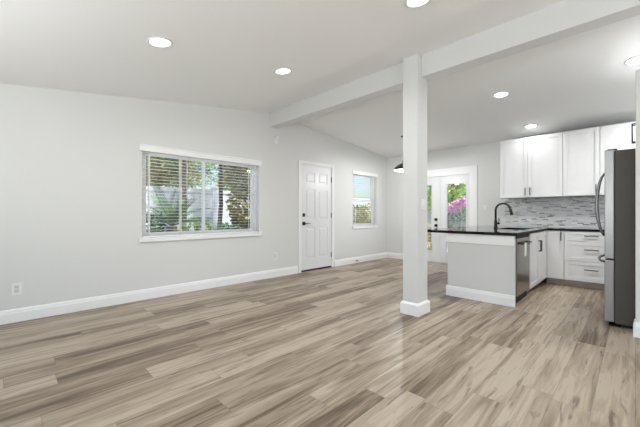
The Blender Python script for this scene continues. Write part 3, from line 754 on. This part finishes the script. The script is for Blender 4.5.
# trees beyond the white fence
for i, (y, x, z, rr, lm, lab) in enumerate((
        (3.3, -10.2, 2.75, .95, 'leaf_olive', 'olive tree beyond the white fence, upper left of the wide window'),
        (5.0, -12.9, 3.3, 1.25, 'leaf_green', 'green tree beyond the white fence, middle of the left pane'),
        (6.0, -10.0, 2.6, .7, 'leaf_olive', 'small olive tree beyond the white fence beside the centre bar'),
        (8.3, -11.0, 2.9, 1.05, 'leaf_olive', 'olive tree beyond the white fence in the right pane'))):
    tree('fence_tree', (x, y, GZ), (x, y, z), .09, [((x, y, z), (rr, rr, rr * .75)), ((x + .1, y - rr * .6, z - .45), (rr * .7, rr * .7, rr * .5)), ((x, y + rr * .6, z - .4), (rr * .7, rr * .7, rr * .5)), ((x, y, z + .7), (rr * .8, rr * .8, rr * .5))], 4600, .13, lm, lab, group='trees beyond the white fence')
# tall golden bush at the right of the wide window
p = on_x(243, 205, -6.7)
tree('tall_shrub', (p.x, p.y + .05, GZ), (p.x, p.y + .05, 1.6), .05, [((p.x, p.y + .1, .6), (.4, .42, .6)), ((p.x, p.y + .1, 1.35), (.42, .42, .55)), ((p.x, p.y + .12, 2.05), (.42, .45, .5)), ((p.x, p.y + .05, 2.6), (.5, .55, .5))], 6500, .12, 'leaf_gold', 'tall golden shrub outside the right end of the wide window', 'shrub')
# low bushes
for px, py, X, rr, lm, lab in ((150, 224, -6.3, .33, 'leaf_dark', 'low dark green bush outside the lower left of the wide window'), (197, 228, -6.6, .36, 'leaf_green', 'low green bush beside the palm outside the wide window'), (226, 230, -6.4, .28, 'leaf_dark', 'low dark bush at the foot of the right trunk outside')):
    p = on_x(px, py, X)
    tree('low_shrub', (p.x, p.y, GZ), (p.x, p.y, p.z), .025, [((p.x, p.y, p.z - .1), (rr, rr, rr * .9)), ((p.x, p.y + .15, p.z - .3), (rr, rr, rr * .8))], 700, .11, lm, lab, 'shrub', 'low shrubs by the wide window')
hg = thing('low_hedge', (-6.95, 4.0, GZ), 'low dark hedge at the foot of the white fence outside the wide window', 'hedge')
leaves(3400, [((-7.3, 2.3 + .4 * k, .3), (.24, .32, .42)) for k in range(10)], .09).build('foliage', 'leaf_dark', hg, normals=False)
for k in range(10): MB().tube([(-7.3, 2.3 + .4 * k, GZ), (-7.3, 2.3 + .4 * k, .4)], .02, 6).build('stem', 'bark', hg)
# palm with feather fronds
p = on_x(172, 226, -6.2)
pm = thing('sago_palm', (p.x, p.y, GZ), 'spiky green palm outside the left pane of the wide window', 'palm')
MB().tube([(p.x, p.y, GZ), (p.x, p.y, p.z * .5), (p.x, p.y, p.z)], [.11, .12, .09], 12).build('trunk', 'bark', pm)
for k in range(26):
    an = k * 2.399; el = math.radians(random.uniform(18, 80)); L = random.uniform(.65, .9); b = MB()
    d = Vector((math.cos(an) * math.cos(el), math.sin(an) * math.cos(el), math.sin(el))); pts = []; q = Vector((p.x, p.y, p.z))
    for s_ in range(13):
        pts.append(q.copy()); q = q + d * (L / 12); d = (d + Vector((0, 0, -.055))).normalized()
    b.tube(pts, [.007 - .0004 * s_ for s_ in range(13)], 5)
    for s_ in range(2, 13):
        tdir = (pts[s_] - pts[s_ - 1]).normalized(); w = tdir.cross(Vector((0, 0, 1)));
        w = w.normalized() if w.length > .05 else Vector((1, 0, 0)); ll_ = .17 * math.sin(math.pi * (s_ + 1) / 15) + .03
        for sg in (-1, 1):
            for h_ in (0, .5):
                b0 = pts[s_] - tdir * (L / 12) * h_; dd = (w * sg + tdir * .75 + Vector((0, 0, .2))).normalized()
                b.quad(b0, b0 + dd * ll_ * .5 + tdir * .011, b0 + dd * ll_, b0 + dd * ll_ * .5 - tdir * .011)
    b.build('frond', 'palm', pm, normals=False)
# shrubs low in the narrow window
for i, (px, py, X, rr, lm, lab) in enumerate(((356, 218, -7.2, .55, 'leaf_olive', 'olive shrub outside the narrow window, left side'), (371, 216, -7.3, .6, 'leaf_gold', 'golden shrub outside the narrow window, right side'))):
    p = on_x(px, py, X)
    tree('hedge_shrub', (p.x, p.y, GZ), (p.x, p.y, p.z), .03, [((p.x, p.y, p.z), (rr, rr, .5)), ((p.x, p.y, p.z - .5), (rr, rr, .5))], 2600, .11, lm, lab, 'shrub', 'shrubs outside the narrow window')
# planting beyond the glazed double door
for i, (px, py, Y, rr, zz, lm, lab) in enumerate(((452, 184, 14.2, 1.25, 0, 'leaf_bright', 'bright green tree behind the grey fence, in the right door pane'), (469, 180, 17.6, 1.35, 0, 'leaf_green', 'green tree behind the grey fence, right of the bright one'), (430, 185, 21.0, 1.7, 0, 'leaf_bright', 'bright green tree behind the grey fence, in the left door pane'))):
    p = on_y(px, py, Y)
    tree('yard_tree', (p.x, p.y, GZ), (p.x, p.y, p.z), .09, [(p, (rr, rr, rr * .8)), (p + Vector((.2, 0, .9)), (rr, rr, rr * .7)), (p + Vector((-.2, -.1, -.9)), (rr * .8, rr * .8, rr * .6))], 1900, .24, lm, lab, group='trees behind the grey fence')
p0, p1 = on_y(447, 210, 11.4), on_y(466, 200, 11.4)
fl = thing('flowering_shrub', (p0.x, 11.5, GZ), 'pink flowering shrub leaning in front of the grey fence', 'shrub')
b = trunk((p0.x, 11.5, GZ), (p0.x, 11.4, p0.z), .035, [(.95, tuple(p1)), (.8, tuple(p0.lerp(p1, .5)))]); b.build('stem', 'bark', fl)
leaves(700, [(p0.lerp(p1, q), (.22, .2, .15)) for q in (0, .25, .5, .75, 1)], .10).build('blossom', 'blossom', fl, normals=False)
leaves(350, [(p0 + Vector((0, 0, -.35)), (.35, .3, .3)), (p1 + Vector((0, 0, -.5)), (.35, .3, .3))], .10).build('foliage', 'leaf_dark', fl, normals=False)
p = on_y(431, 238, 10.5)
tree('border_shrub', (p.x, p.y, GZ), (p.x, p.y, p.z - .2), .03, [((p.x, p.y, p.z - .1), (.5, .4, .5))], 600, .12, 'leaf_gold', 'golden shrub seen low through the left pane of the double door', 'shrub')
